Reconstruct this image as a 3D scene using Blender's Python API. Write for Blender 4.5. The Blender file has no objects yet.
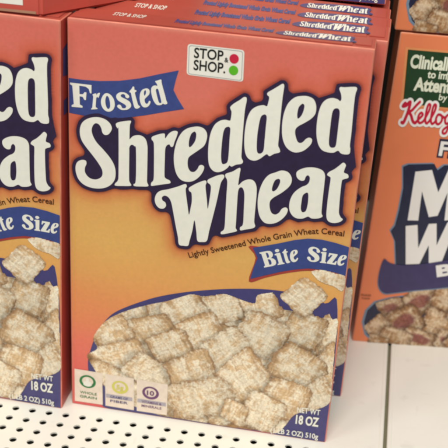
import bpy, bmesh, math, random
import numpy as np
from mathutils import Vector, Matrix
random.seed(7)
SC = 0.01                      # everything below is written in centimetres
scene = bpy.context.scene
COL = scene.collection

# ---------------------------------------------------------------- camera
cam_d = bpy.data.cameras.new('camera'); cam = bpy.data.objects.new('camera', cam_d)
COL.objects.link(cam); scene.camera = cam
Rw = [[0.983357, 0.172567, 0.056829], [0.126634, -0.426717, -0.895476], [-0.13028, 0.887769, -0.441468]]
CP = [9.4685, -57.1795, 44.4742]
cam.matrix_world = Matrix(((Rw[0][0], -Rw[1][0], -Rw[2][0], CP[0]*SC),
                           (Rw[0][1], -Rw[1][1], -Rw[2][1], CP[1]*SC),
                           (Rw[0][2], -Rw[1][2], -Rw[2][2], CP[2]*SC), (0, 0, 0, 1)))
cam_d.sensor_width = 36; cam_d.lens = 36*1000/448
cam_d.clip_start = 0.01; cam_d.clip_end = 50
cam_d.dof.use_dof = True; cam_d.dof.focus_distance = 0.645; cam_d.dof.aperture_fstop = 13

# ---------------------------------------------------------------- light: shop ceiling tubes in front of and above the shelf
world = bpy.data.worlds.new('World'); scene.world = world; world.use_nodes = True
wb = world.node_tree.nodes['Background']
wb.inputs[0].default_value = (.97, .98, .93, 1); wb.inputs[1].default_value = 0.15
def area(name, loc, target, sx, sy, power, color):
    d = bpy.data.lights.new(name, 'AREA'); d.shape = 'RECTANGLE'; d.size = sx; d.size_y = sy
    d.energy = power; d.color = color
    o = bpy.data.objects.new(name, d); COL.objects.link(o)
    o.location = loc
    o.rotation_euler = (Vector(target)-Vector(loc)).to_track_quat('-Z', 'Y').to_euler()
    return o
area('ceiling_tube_light', (0.15, -1.25, 1.75), (0, 0, .12), 1.3, .4, 41, (1.0, .985, .93))
area('ceiling_tube_light', (-0.9, -1.0, 1.9), (0, 0, .1), .5, .5, 9, (1.0, .985, .93))
scene.view_settings.view_transform = 'Standard'; scene.view_settings.look = 'None'
scene.view_settings.exposure = 0; scene.view_settings.gamma = 1
scene.render.engine = 'CYCLES'
scene.cycles.filter_width = 3.0
scene.cycles.max_bounces = 6

# ---------------------------------------------------------------- traced outlines (centimetres on each carton's front)
G={"S":[[[2.879,21.698],[2.78,22.013],[2.499,22.254],[2.134,22.36],[1.708,22.334],[1.281,22.17],[0.95,21.88],[0.8,21.483],[0.797,21.039],[0.918,20.646],[1.188,20.256],[1.583,19.79],[1.955,19.319],[2.23,18.871],[2.281,18.511],[2.157,18.257],[1.857,18.086],[1.518,18.094],[1.268,18.246],[1.106,18.515],[1.107,18.818],[1.208,19.092],[1.159,19.308],[0.897,19.326],[0.609,19.146],[0.481,18.802],[0.515,18.346],[0.7,17.906],[1.076,17.584],[1.643,17.446],[2.272,17.516],[2.772,17.783],[3.081,18.221],[3.15,18.756],[3.047,19.264],[2.759,19.746],[2.324,20.232],[1.892,20.665],[1.646,21.08],[1.561,21.45],[1.647,21.775],[1.83,21.948],[2.05,21.887],[2.197,21.653],[2.271,21.372],[2.443,21.241],[2.687,21.335]]],"h":[[[3.167,22.109],[3.432,22.241],[4.034,22.388],[4.108,22.298],[4.039,22.065],[4.028,21.247],[4.053,21.161],[4.292,21.406],[4.714,21.495],[5.045,21.309],[5.188,20.885],[5.214,20.315],[5.226,18.766],[5.235,18.374],[5.316,18.095],[4.848,18.006],[4.414,17.975],[4.35,18.099],[4.493,18.407],[4.467,20.476],[4.365,20.718],[4.181,20.797],[4.038,20.613],[4.032,20.165],[4.046,18.48],[4.1,18.197],[4.179,17.97],[3.608,17.868],[3.134,17.831],[3.133,17.99],[3.305,18.224],[3.348,18.781],[3.318,21.601],[3.243,21.78],[3.144,21.957]]],"r":[[[5.464,21.298],[5.483,21.489],[5.839,21.684],[6.172,21.8],[6.293,21.765],[6.326,21.493],[6.554,21.847],[6.846,22.057],[7.097,22.038],[7.06,21.746],[6.931,21.354],[6.846,21.029],[6.703,20.986],[6.602,21.124],[6.437,21.028],[6.348,20.776],[6.342,20.202],[6.355,19.044],[6.436,18.794],[6.709,18.674],[6.74,18.495],[6.303,18.358],[5.815,18.214],[5.52,18.149],[5.515,18.358],[5.656,18.613],[5.658,19.472],[5.62,20.875],[5.564,21.184]]],"e":[[[7.961,22.441],[8.37,22.54],[8.729,22.46],[8.943,22.189],[8.963,21.794],[8.819,21.338],[8.501,21.009],[8.098,20.655],[7.88,20.424],[7.82,20.136],[7.86,19.757],[8.028,19.495],[8.271,19.488],[8.466,19.707],[8.575,19.951],[8.74,20.024],[8.889,19.915],[8.833,19.6],[8.61,19.21],[8.261,18.879],[7.854,18.747],[7.449,18.823],[7.156,19.149],[6.992,19.644],[6.921,20.276],[6.97,20.918],[7.138,21.568],[7.383,22.036],[7.67,22.307]],[[8.115,22.162],[7.957,21.981],[7.854,21.594],[7.846,21.217],[7.923,21.113],[8.105,21.312],[8.257,21.644],[8.288,22.022],[8.21,22.174]]],"d1":[[[10.318,24.061],[10.536,24.291],[10.866,24.545],[11.084,24.737],[11.234,24.731],[11.27,24.532],[11.218,24.106],[11.193,23.621],[11.181,22.398],[11.192,21.156],[11.214,20.832],[11.324,20.593],[11.217,20.428],[10.902,20.336],[10.638,20.175],[10.492,20.233],[10.383,20.066],[10.099,19.812],[9.747,19.676],[9.442,19.765],[9.209,20.08],[9.109,20.64],[9.094,21.394],[9.174,22.151],[9.379,22.732],[9.678,23.05],[10.022,23.177],[10.315,23.151],[10.377,23.281],[10.398,23.708],[10.316,23.904]],[[10.223,22.748],[10.054,22.629],[9.958,22.248],[9.919,21.497],[9.926,20.743],[10.01,20.311],[10.19,20.296],[10.358,20.482],[10.395,21.055],[10.389,21.929],[10.395,22.609],[10.317,22.735]]],"d2":[[[12.505,25.189],[12.773,25.397],[13.093,25.645],[13.36,25.839],[13.459,25.733],[13.446,25.356],[13.416,24.762],[13.402,23.683],[13.41,22.467],[13.409,21.912],[13.521,21.678],[13.539,21.469],[13.212,21.328],[12.934,21.143],[12.738,21.243],[12.364,20.907],[12.023,20.738],[11.664,20.818],[11.428,21.165],[11.312,21.837],[11.301,22.699],[11.39,23.442],[11.587,23.949],[11.89,24.225],[12.281,24.367],[12.514,24.323],[12.579,24.521],[12.618,24.907],[12.494,25.034]],[[12.383,23.779],[12.221,23.638],[12.135,23.228],[12.078,22.426],[12.096,21.686],[12.171,21.296],[12.363,21.245],[12.534,21.467],[12.555,22.115],[12.56,22.975],[12.571,23.584],[12.499,23.768]]],"e2":[[[14.544,25.216],[14.936,25.237],[15.288,25.09],[15.471,24.721],[15.483,24.247],[15.29,23.901],[14.922,23.58],[14.579,23.333],[14.392,23.116],[14.37,22.846],[14.471,22.492],[14.607,22.263],[14.794,22.237],[14.943,22.366],[15.076,22.542],[15.262,22.638],[15.431,22.549],[15.412,22.277],[15.211,21.969],[14.923,21.71],[14.53,21.574],[14.175,21.653],[13.861,21.923],[13.648,22.39],[13.557,22.93],[13.547,23.596],[13.633,24.207],[13.819,24.706],[14.16,25.077]],[[14.591,24.701],[14.441,24.481],[14.394,24.118],[14.418,23.845],[14.493,23.781],[14.656,23.993],[14.76,24.34],[14.778,24.64],[14.677,24.747]]],"d3":[[[16.74,25.889],[16.792,26.023],[17.035,26.039],[17.47,26.111],[17.713,26.116],[17.772,25.984],[17.714,25.721],[17.698,25.276],[17.714,24.452],[17.748,23.26],[17.746,22.471],[17.8,22.196],[17.777,21.898],[17.523,21.817],[17.267,21.858],[17.079,22.007],[16.809,21.85],[16.467,21.831],[16.112,21.934],[15.849,22.27],[15.674,22.884],[15.626,23.605],[15.668,24.328],[15.816,24.88],[16.066,25.18],[16.39,25.3],[16.697,25.253],[16.864,25.155],[16.923,25.326],[16.858,25.623]],[[16.646,24.681],[16.505,24.523],[16.457,24.124],[16.448,23.343],[16.461,22.555],[16.54,22.234],[16.72,22.158],[16.899,22.303],[16.924,22.917],[16.924,23.761],[16.921,24.418],[16.828,24.656]]],"W":[[[6.153,17.89],[5.888,17.643],[5.775,17.256],[5.859,16.893],[6.09,16.656],[6.376,16.669],[6.53,16.878],[6.473,17.111],[6.297,17.22],[6.241,17.425],[6.409,17.581],[6.658,17.508],[6.854,17.203],[6.998,16.621],[7.222,15.57],[7.402,14.774],[7.497,14.236],[7.801,14.183],[8.1,14.241],[8.185,14.612],[8.329,15.318],[8.442,16.122],[8.601,15.357],[8.706,14.688],[9.008,14.635],[9.325,14.777],[9.438,15.477],[9.648,16.653],[9.833,17.741],[9.971,18.742],[10.049,19.076],[10.211,19.394],[10.129,19.563],[9.798,19.469],[9.448,19.268],[9.18,19.078],[9.166,18.894],[9.342,18.762],[9.403,18.51],[9.363,17.875],[9.271,17.068],[9.176,17.718],[9.048,18.592],[9.095,18.859],[9.003,19.003],[8.565,18.789],[8.153,18.499],[7.977,18.319],[8.009,18.14],[8.162,18.002],[8.21,17.454],[8.157,16.981],[8.068,16.474],[7.959,17.021],[7.813,17.863],[7.773,18.252],[7.838,18.431],[7.723,18.573],[7.244,18.326],[6.64,18.061]]],"h2":[[[10.308,19.647],[10.714,19.853],[11.078,20.13],[11.199,20.095],[11.173,19.76],[11.135,19.241],[11.151,18.985],[11.408,19.277],[11.754,19.451],[12.054,19.414],[12.253,19.131],[12.326,18.624],[12.32,17.537],[12.314,16.607],[12.398,16.285],[12.252,16.103],[11.776,15.941],[11.476,15.844],[11.438,16.055],[11.605,16.307],[11.599,17.305],[11.563,18.391],[11.44,18.79],[11.28,18.847],[11.152,18.596],[11.139,17.678],[11.15,16.35],[11.15,15.973],[11.237,15.756],[10.795,15.557],[10.275,15.388],[10.217,15.543],[10.421,15.843],[10.432,16.918],[10.427,18.238],[10.421,19.147],[10.283,19.451]]],"e3":[[[13.384,20.108],[13.781,20.286],[14.175,20.211],[14.414,19.887],[14.424,19.505],[14.241,19.16],[13.849,18.759],[13.402,18.401],[13.209,18.114],[13.216,17.722],[13.365,17.347],[13.614,17.25],[13.84,17.413],[13.996,17.698],[14.225,17.821],[14.368,17.684],[14.301,17.345],[14.056,16.981],[13.719,16.694],[13.307,16.556],[12.939,16.624],[12.646,16.982],[12.483,17.555],[12.436,18.204],[12.507,18.864],[12.7,19.469],[12.988,19.891]],[[13.629,19.707],[13.424,19.603],[13.307,19.293],[13.264,18.939],[13.368,18.824],[13.567,19.006],[13.705,19.346],[13.731,19.605]]],"a":[[[14.693,20.093],[14.719,20.324],[14.969,20.533],[15.363,20.685],[15.824,20.72],[16.241,20.61],[16.445,20.322],[16.472,19.819],[16.47,18.924],[16.477,18.149],[16.499,17.695],[16.58,17.483],[16.335,17.318],[15.925,17.26],[15.677,17.357],[15.336,17.178],[14.919,17.172],[14.597,17.43],[14.44,17.868],[14.483,18.461],[14.702,18.943],[15.081,19.315],[15.359,19.48],[15.515,19.693],[15.543,20.014],[15.412,20.162],[15.283,20.043],[15.212,19.805],[15.005,19.753],[14.795,19.878]],[[15.407,18.974],[15.215,18.754],[15.174,18.295],[15.18,17.839],[15.296,17.62],[15.5,17.726],[15.578,18.155],[15.576,18.674],[15.527,18.951]]],"t":[[[17.559,21.243],[17.655,21.106],[17.603,20.85],[17.593,20.623],[17.834,20.529],[17.882,20.309],[17.619,20.174],[17.52,20.022],[17.517,19.194],[17.544,18.296],[17.581,17.845],[17.729,17.565],[17.859,17.452],[17.681,17.243],[17.304,17.124],[16.975,17.21],[16.822,17.543],[16.789,18.322],[16.8,19.353],[16.821,20.056],[16.781,20.215],[16.582,20.34],[16.677,20.542],[16.977,20.769],[17.238,21.028],[17.443,21.253]]]}
L={"frosted_banner":[[-0.018,24.706],[0.926,24.683],[2.076,24.729],[3.346,24.891],[4.603,25.192],[5.844,25.609],[7.012,25.966],[6.85,25.317],[6.735,24.699],[7.017,24.186],[7.449,23.558],[6.231,23.218],[4.97,22.839],[3.694,22.522],[2.405,22.334],[1.107,22.345],[0.018,22.416]],"bite_banner":[[12.34,14.694],[13.043,14.921],[14.057,15.272],[14.996,15.625],[15.814,15.829],[16.706,15.872],[17.612,15.753],[18.555,15.568],[18.517,14.477],[18.499,13.484],[17.773,13.632],[16.922,13.724],[16.015,13.698],[15.185,13.498],[14.23,13.168],[13.272,12.76],[12.338,12.354],[12.506,13.28],[12.706,13.977]],"bite_shadow":[[12.2,14.82],[12.589,13.96],[12.252,12.152],[13.286,12.575],[14.245,12.984],[15.202,13.315],[16.032,13.515],[16.94,13.542],[17.792,13.45],[18.484,13.334],[18.391,14.459],[15.418,14.527]],"bowl":[[1.241,3.811],[1.427,4.857],[1.827,6.173],[2.4,7.333],[3.389,8.461],[5.613,9.768],[7.663,10.558],[9.688,11.107],[11.493,11.464],[13.683,11.729],[15.679,11.662],[17.369,11.244],[18.225,10.923],[18.575,0.085],[14.23,0.112],[9.531,0.015],[5.856,-0.01],[2.729,-0.014],[1.904,1.074],[1.384,2.29]],"pile":[[1.169,4.392],[1.9,5.105],[1.61,5.889],[2.115,6.96],[2.826,7.807],[4.094,8.654],[5.623,9.375],[6.724,9.786],[7.675,10.249],[8.484,10.61],[9.374,10.594],[10.714,10.959],[12.086,10.636],[12.764,10.589],[12.919,11.228],[14.215,11.736],[14.936,12.603],[15.717,13.394],[16.753,12.808],[17.751,11.987],[17.578,11.125],[17.94,10.184],[18.359,10.098],[18.397,7.747],[18.492,4.919],[18.502,3.5],[17.744,2.768],[16.271,2.066],[15.595,0.899],[15.014,0.174],[13.509,0.151],[11.347,0.093],[8.795,0.142],[6.59,0.171],[3.988,0.838],[2.571,1.807],[1.755,3.217]],"fragment":[[16.232,13.472],[16.922,13.724],[17.777,13.596],[18.472,13.443],[18.433,12.32],[17.753,12.589],[16.881,12.827]],"logo_panel":[[7.485,27.659],[10.923,27.628],[10.969,25.668],[7.503,25.75]],"red_dot":[[10.335,27.038],[10.618,27.044],[10.341,26.743]],"green_dot":[[10.343,26.322],[10.628,26.322],[10.349,26.023]],"badge1":[[0.188,3.158],[2.373,3.137],[2.421,0.285],[0.19,0.266]],"badge2":[[2.447,3.116],[4.687,3.083],[4.739,0.235],[2.488,0.262]],"badge3":[[4.761,3.071],[7.158,3.018],[7.176,0.254],[4.813,0.231]],"badge2b":[[2.476,1.397],[4.718,1.384],[4.739,0.235],[2.488,0.262]],"b1c":[[1.228,2.176],[1.821,2.169]],"b2c":[[3.617,2.1],[4.191,2.099]],"b3c":[[5.864,2.019],[6.477,2.017]],"t_stop":[[7.898,26.86],[9.685,26.85]],"t_shop":[[7.907,26.115],[9.85,26.099]],"t_amp":[[9.762,26.778],[10.005,26.78]],"t_tag":[[8.23,13.349],[10.522,14.244],[12.767,15.121],[14.659,15.792],[15.911,16.151],[16.855,16.287],[18.063,16.282]],"t_net":[[16.321,2.298],[17.928,2.323]],"t_18":[[16.302,1.328],[17.92,1.34]],"t_510":[[14.616,0.221],[17.991,0.271]],"t_frosted":[[0.265,22.843],[0.915,22.873],[1.757,22.821],[2.597,22.841],[3.496,22.993],[4.642,23.273],[6.403,23.766]],"t_bite":[[13.195,13.346],[14.376,13.783],[15.483,14.17]],"t_size":[[15.903,14.196],[17.065,14.223],[18.36,14.162]],"side_zero":[[0.014,28.597]],"h_ref":[[3.369,22.846],[3.348,24.667]],"blob":[[7.556,13.95],[7.9,13.937],[8.14,13.996],[8.274,14.1],[8.435,14.31],[8.65,14.403],[8.98,14.387],[9.34,14.47],[9.494,14.61],[9.663,15.06],[9.79,15.187],[9.94,15.238],[10.24,15.159],[10.51,15.206],[11.11,15.416],[11.44,15.574],[12.31,15.866],[12.502,15.99],[12.64,16.205],[12.746,16.29],[12.94,16.359],[13.27,16.31],[13.78,16.456],[14.063,16.65],[14.345,16.95],[14.5,17.024],[14.62,17.033],[15.01,16.916],[15.16,16.907],[15.7,17.068],[16.09,17.027],[16.57,17.135],[16.75,17.077],[16.96,16.947],[17.29,16.88],[17.77,17.019],[17.98,17.205],[18.054,17.31],[18.083,17.46],[18.054,17.58],[17.869,17.79],[17.79,18.03],[17.783,18.63],[17.755,18.81],[17.76,19.83],[17.829,19.98],[18.01,20.116],[18.104,20.25],[18.139,20.4],[18.06,20.64],[18.06,20.76],[18.22,21.03],[18.259,21.15],[17.997,22.41],[17.995,23.52],[17.965,23.73],[17.935,25.5],[18.019,26.01],[17.92,26.233],[17.8,26.32],[17.5,26.355],[16.66,26.219],[16.526,26.07],[16.483,25.74],[16.392,25.59],[15.64,25.232],[15.52,25.256],[15.22,25.404],[14.89,25.483],[14.68,25.48],[14.08,25.327],[13.96,25.336],[13.81,25.409],[13.759,25.47],[13.71,25.59],[13.675,25.83],[13.584,25.98],[13.45,26.058],[13.27,26.051],[13.15,25.992],[12.329,25.35],[12.24,25.14],[12.26,24.81],[12.16,24.621],[11.86,24.487],[11.71,24.506],[11.56,24.598],[11.443,24.84],[11.32,24.959],[11.17,24.995],[10.99,24.95],[10.3,24.401],[10.135,24.21],[10.058,24.03],[10.103,23.67],[10.03,23.488],[9.52,23.231],[9.07,22.749],[8.86,22.682],[8.38,22.783],[7.93,22.684],[7.66,22.58],[7.24,22.316],[7.12,22.285],[6.91,22.303],[6.73,22.263],[6.4,22.076],[5.98,21.994],[5.74,21.904],[5.2,21.617],[5.08,21.617],[4.57,21.765],[4.418,21.84],[4.32,22.02],[4.344,22.32],[4.314,22.47],[4.21,22.589],[4.06,22.629],[3.34,22.46],[3.07,22.491],[2.8,22.412],[2.14,22.6],[1.87,22.603],[1.66,22.564],[1.33,22.461],[1.03,22.294],[0.779,22.05],[0.656,21.84],[0.537,21.36],[0.576,20.91],[0.71,20.52],[1.021,20.07],[1.075,19.86],[1.051,19.74],[0.972,19.62],[0.64,19.474],[0.43,19.303],[0.339,19.17],[0.276,18.99],[0.235,18.78],[0.27,18.33],[0.379,18.0],[0.52,17.747],[0.79,17.479],[1.0,17.356],[1.39,17.24],[1.84,17.205],[2.11,17.24],[2.47,17.335],[3.04,17.612],[3.43,17.6],[3.88,17.66],[4.3,17.758],[4.72,17.747],[5.23,17.812],[5.394,17.76],[5.471,17.7],[5.54,17.55],[5.547,17.1],[5.585,16.95],[5.659,16.77],[5.786,16.59],[6.01,16.437],[6.22,16.396],[6.52,16.442],[6.7,16.371],[6.781,16.29],[6.884,16.02],[7.16,14.76],[7.235,14.28],[7.346,14.07],[7.45,13.981]],"kel_red":[[[3.6,-0.7],[3.68,-0.715],[3.76,-0.709],[3.84,-0.678],[3.891,-0.64],[3.949,-0.56],[3.992,-0.46],[4.087,-0.1],[4.3,0.076],[4.34,0.133],[4.403,0.04],[4.48,-0.004],[4.56,-0.013],[4.68,0.02],[4.64,-0.024],[4.354,-0.22],[4.275,-0.3],[4.235,-0.38],[4.219,-0.5],[4.243,-0.6],[4.3,-0.675],[4.4,-0.712],[4.48,-0.714],[4.56,-0.693],[4.64,-0.641],[4.675,-0.6],[4.762,-0.4],[4.837,-0.1],[5.08,0.147],[5.07,0.08],[5.086,0.04],[5.174,-0.04],[5.24,-0.078],[5.3,-0.09],[5.38,-0.079],[5.44,-0.06],[5.52,-0.012],[5.568,0.04],[5.596,0.1],[5.607,0.24],[5.58,0.48],[5.538,0.7],[5.509,0.78],[5.46,0.83],[5.4,0.842],[5.34,0.813],[5.22,0.593],[5.061,0.4],[4.9,0.231],[4.922,0.54],[4.915,0.58],[4.867,0.68],[4.66,0.784],[4.58,0.796],[4.51,0.78],[4.412,0.7],[4.342,0.6],[4.304,0.52],[4.278,0.38],[4.307,0.22],[4.3,0.203],[4.26,0.225],[4.22,0.227],[4.16,0.193],[4.139,0.22],[4.168,0.44],[4.165,0.58],[4.117,0.68],[4.0,0.746],[3.86,0.795],[3.76,0.781],[3.662,0.7],[3.58,0.585],[3.44,0.63],[3.22,0.768],[3.08,0.783],[3.0,0.777],[2.92,0.73],[2.853,0.64],[2.792,0.48],[2.78,0.4],[2.782,0.28],[2.713,0.18],[2.62,0.105],[2.589,0.14],[2.555,0.22],[2.534,0.38],[2.687,0.7],[2.758,0.88],[2.804,1.08],[2.816,1.24],[2.808,1.32],[2.76,1.408],[2.68,1.458],[2.6,1.464],[2.538,1.44],[2.481,1.38],[2.413,1.2],[2.369,0.88],[2.353,0.42],[2.256,0.24],[2.14,0.117],[2.087,0.22],[2.064,0.38],[2.217,0.7],[2.288,0.88],[2.334,1.08],[2.346,1.24],[2.338,1.32],[2.298,1.4],[2.22,1.454],[2.14,1.465],[2.068,1.44],[2.025,1.4],[1.981,1.32],[1.954,1.24],[1.917,1.06],[1.898,0.88],[1.882,0.42],[1.82,0.298],[1.74,0.187],[1.6,0.109],[1.555,0.12],[1.494,0.2],[1.76,0.487],[1.808,0.58],[1.803,0.66],[1.775,0.72],[1.704,0.8],[1.64,0.834],[1.56,0.835],[1.5,0.811],[1.43,0.76],[1.375,0.7],[1.324,0.6],[1.295,0.48],[1.282,0.36],[1.287,0.24],[1.22,0.195],[1.14,0.117],[1.035,0.22],[0.862,0.58],[0.735,0.72],[0.903,0.86],[1.188,1.2],[1.43,1.44],[1.45,1.5],[1.42,1.571],[1.36,1.599],[1.291,1.58],[1.029,1.32],[0.78,1.02],[0.7,0.947],[0.62,0.9],[0.68,1.28],[0.679,1.44],[0.659,1.5],[0.62,1.547],[0.56,1.574],[0.5,1.572],[0.408,1.52],[0.28,1.387],[0.22,1.447],[0.18,1.466],[0.12,1.466],[0.08,1.447],[-0.052,1.3],[-0.114,1.2],[-0.12,1.14],[-0.097,1.08],[-0.04,1.034],[0.02,1.021],[0.12,1.029],[0.24,1.064],[0.32,1.103],[0.42,1.189],[0.426,1.18],[0.368,0.84],[0.328,0.68],[0.143,0.12],[0.12,0.1],[0.08,0.115],[0.02,0.111],[-0.028,0.08],[-0.053,0.04],[-0.055,-0.04],[-0.033,-0.08],[0.0,-0.107],[0.1,-0.155],[0.16,-0.162],[0.24,-0.14],[0.289,-0.1],[0.368,0.04],[0.539,0.56],[0.56,0.578],[0.631,0.52],[0.68,0.457],[0.817,0.16],[0.881,0.06],[0.96,-0.024],[1.02,-0.067],[1.14,-0.11],[1.2,-0.104],[1.26,-0.074],[1.38,0.047],[1.443,-0.02],[1.509,-0.06],[1.56,-0.073],[1.64,-0.067],[1.8,0.009],[1.86,0.053],[1.92,0.122],[2.023,-0.02],[2.08,-0.061],[2.12,-0.072],[2.18,-0.068],[2.24,-0.037],[2.4,0.123],[2.44,0.04],[2.48,-0.012],[2.539,-0.06],[2.58,-0.076],[2.62,-0.079],[2.69,-0.06],[2.84,0.053],[2.86,0.054],[2.9,0.0],[2.98,-0.056],[3.06,-0.079],[3.14,-0.076],[3.254,-0.02],[3.382,0.12],[3.435,0.22],[3.455,0.3],[3.463,0.42],[3.48,0.426],[3.529,0.4],[3.537,0.3],[3.57,0.18],[3.607,0.1],[3.66,0.033],[3.7,0.007],[3.78,-0.013],[3.9,0.007],[3.915,0.0],[3.6,-0.222],[3.501,-0.34],[3.47,-0.46],[3.485,-0.58],[3.533,-0.66]],[[3.66,-0.528],[3.65,-0.46],[3.675,-0.4],[3.86,-0.251],[3.87,-0.26],[3.839,-0.36],[3.775,-0.5],[3.72,-0.534]],[[4.42,-0.533],[4.405,-0.52],[4.398,-0.48],[4.42,-0.407],[4.48,-0.347],[4.58,-0.277],[4.6,-0.262],[4.607,-0.3],[4.538,-0.48],[4.5,-0.523]],[[3.08,0.099],[3.035,0.12],[2.998,0.18],[2.958,0.38],[2.978,0.48],[3.027,0.58],[3.06,0.604],[3.12,0.593],[3.2,0.57],[3.26,0.527],[3.278,0.46],[3.282,0.36],[3.265,0.28],[3.218,0.2],[3.14,0.119]],[[5.3,0.092],[5.2,0.173],[5.101,0.18],[5.31,0.42],[5.38,0.509],[5.39,0.5],[5.406,0.44],[5.428,0.2],[5.42,0.142],[5.4,0.122]],[[3.78,0.169],[3.725,0.28],[3.711,0.42],[3.753,0.52],[3.814,0.6],[3.84,0.616],[3.89,0.6],[3.968,0.56],[3.979,0.54],[3.943,0.38],[3.874,0.2],[3.82,0.169]],[[4.52,0.178],[4.465,0.32],[4.466,0.44],[4.503,0.52],[4.564,0.6],[4.6,0.614],[4.641,0.6],[4.718,0.56],[4.729,0.54],[4.693,0.38],[4.624,0.2],[4.56,0.167]],[[1.48,0.456],[1.481,0.5],[1.52,0.594],[1.58,0.649],[1.6,0.653],[1.612,0.64],[1.626,0.62],[1.621,0.6]],[[2.08,0.833],[2.075,0.9],[2.096,1.06],[2.122,1.18],[2.16,1.279],[2.167,1.2],[2.154,1.08]],[[2.56,0.853],[2.545,0.9],[2.566,1.06],[2.62,1.26],[2.636,1.22],[2.63,1.12]],[[5.106,0.94],[5.14,0.927],[5.18,0.93],[5.236,0.98],[5.289,1.24],[5.285,1.28],[5.256,1.32],[5.22,1.338],[5.18,1.338],[5.14,1.317],[5.115,1.28],[5.063,1.02],[5.071,0.98]]],"kel_white":[[[3.574,-0.88],[3.72,-0.895],[3.86,-0.867],[4.0,-0.784],[4.08,-0.691],[4.18,-0.81],[4.3,-0.873],[4.38,-0.891],[4.48,-0.895],[4.62,-0.863],[4.76,-0.775],[4.86,-0.64],[4.919,-0.5],[5.002,-0.2],[5.02,-0.168],[5.04,-0.164],[5.12,-0.22],[5.2,-0.255],[5.28,-0.269],[5.36,-0.266],[5.46,-0.244],[5.56,-0.202],[5.649,-0.14],[5.705,-0.08],[5.766,0.04],[5.788,0.2],[5.767,0.44],[5.724,0.7],[5.68,0.84],[5.62,0.931],[5.54,0.992],[5.44,1.023],[5.433,1.04],[5.468,1.22],[5.465,1.3],[5.424,1.4],[5.341,1.48],[5.24,1.517],[5.14,1.513],[5.059,1.48],[4.98,1.406],[4.939,1.32],[4.887,1.06],[4.889,0.96],[4.92,0.88],[4.9,0.871],[4.7,0.96],[4.54,0.974],[4.46,0.955],[4.38,0.913],[4.26,0.798],[4.18,0.857],[4.009,0.94],[3.9,0.971],[3.82,0.976],[3.676,0.94],[3.5,0.804],[3.34,0.912],[3.28,0.938],[3.1,0.962],[2.97,0.96],[2.996,1.2],[2.983,1.36],[2.955,1.44],[2.919,1.5],[2.804,1.6],[2.72,1.634],[2.6,1.645],[2.5,1.622],[2.4,1.56],[2.26,1.631],[2.18,1.645],[2.1,1.641],[2.025,1.62],[1.96,1.585],[1.9,1.531],[1.85,1.46],[1.783,1.3],[1.725,1.0],[1.62,1.019],[1.52,1.01],[1.42,0.972],[1.34,0.92],[1.26,0.844],[1.199,0.76],[1.154,0.66],[1.12,0.525],[1.1,0.507],[0.998,0.7],[1.08,0.787],[1.3,1.054],[1.56,1.315],[1.603,1.38],[1.627,1.46],[1.623,1.56],[1.58,1.66],[1.52,1.722],[1.46,1.757],[1.38,1.778],[1.3,1.775],[1.24,1.757],[1.16,1.706],[0.88,1.423],[0.86,1.44],[0.82,1.58],[0.764,1.66],[0.68,1.72],[0.58,1.753],[0.5,1.755],[0.4,1.726],[0.26,1.63],[0.18,1.648],[0.1,1.646],[0.02,1.62],[-0.043,1.58],[-0.2,1.404],[-0.267,1.3],[-0.3,1.18],[-0.286,1.06],[-0.22,0.946],[-0.12,0.873],[0.0,0.842],[0.16,0.854],[0.181,0.84],[0.02,0.307],[-0.08,0.263],[-0.142,0.22],[-0.193,0.16],[-0.229,0.08],[-0.241,-0.02],[-0.22,-0.113],[-0.167,-0.2],[-0.1,-0.257],[0.0,-0.31],[0.12,-0.341],[0.24,-0.332],[0.34,-0.29],[0.42,-0.224],[0.468,-0.16],[0.539,-0.02],[0.6,0.151],[0.62,0.156],[0.715,-0.02],[0.84,-0.158],[0.98,-0.249],[1.12,-0.288],[1.24,-0.279],[1.4,-0.208],[1.52,-0.249],[1.64,-0.25],[1.74,-0.224],[1.9,-0.152],[2.0,-0.222],[2.12,-0.253],[2.24,-0.237],[2.38,-0.166],[2.46,-0.222],[2.56,-0.255],[2.7,-0.247],[2.84,-0.183],[2.98,-0.247],[3.14,-0.259],[3.24,-0.235],[3.311,-0.2],[3.4,-0.132],[3.48,-0.048],[3.5,-0.06],[3.489,-0.08],[3.38,-0.194],[3.323,-0.3],[3.295,-0.4],[3.29,-0.52],[3.315,-0.64],[3.38,-0.759],[3.46,-0.831]]]}
BIS=[[12.986,10.315,1.278,0.819,0.76,-1.126],[4.941,8.551,1.311,0.766,0.583,-0.869],[3.186,7.461,1.052,0.977,0.649,-0.626],[6.67,9.305,1.229,0.511,0.447,-0.881],[10.578,9.773,1.328,0.524,0.471,-1.026],[8.055,9.369,1.194,0.973,0.735,-0.991],[5.672,7.383,1.67,0.598,0.59,-0.879],[18.077,8.882,0.83,0.918,0.675,-1.314],[16.26,8.973,1.249,-0.423,-0.418,-1.34],[2.978,6.611,1.203,0.932,0.727,-0.867],[13.42,8.105,1.544,-0.54,-0.576,-1.547],[9.183,7.399,1.48,0.888,0.626,-1.36],[18.248,5.945,0.679,1.253,0.707,-1.524],[11.191,6.357,1.309,1.194,0.921,-1.324],[3.573,4.72,1.859,0.819,0.45,-1.105],[7.121,6.239,1.382,0.722,0.603,-0.972],[15.953,11.553,0.825,0.997,0.93,-0.731],[16.067,5.89,1.592,-0.871,-0.702,-1.447],[2.859,2.897,1.622,-0.573,-0.438,-0.855],[5.763,3.75,1.612,-0.736,-0.703,-1.064],[8.761,4.277,1.514,0.933,0.636,-1.413],[12.502,4.435,1.159,1.364,1.091,-1.493],[17.654,3.682,0.863,0.993,0.662,-1.064],[15.409,3.103,1.558,-0.224,-0.43,-1.624],[9.429,2.182,2.24,0.921,0.649,-1.447],[13.89,1.795,1.313,-0.448,-0.464,-1.484],[11.986,1.441,0.884,-0.358,-0.231,-0.918],[5.826,1.176,1.178,-0.134,-0.268,-1.109]]
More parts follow.
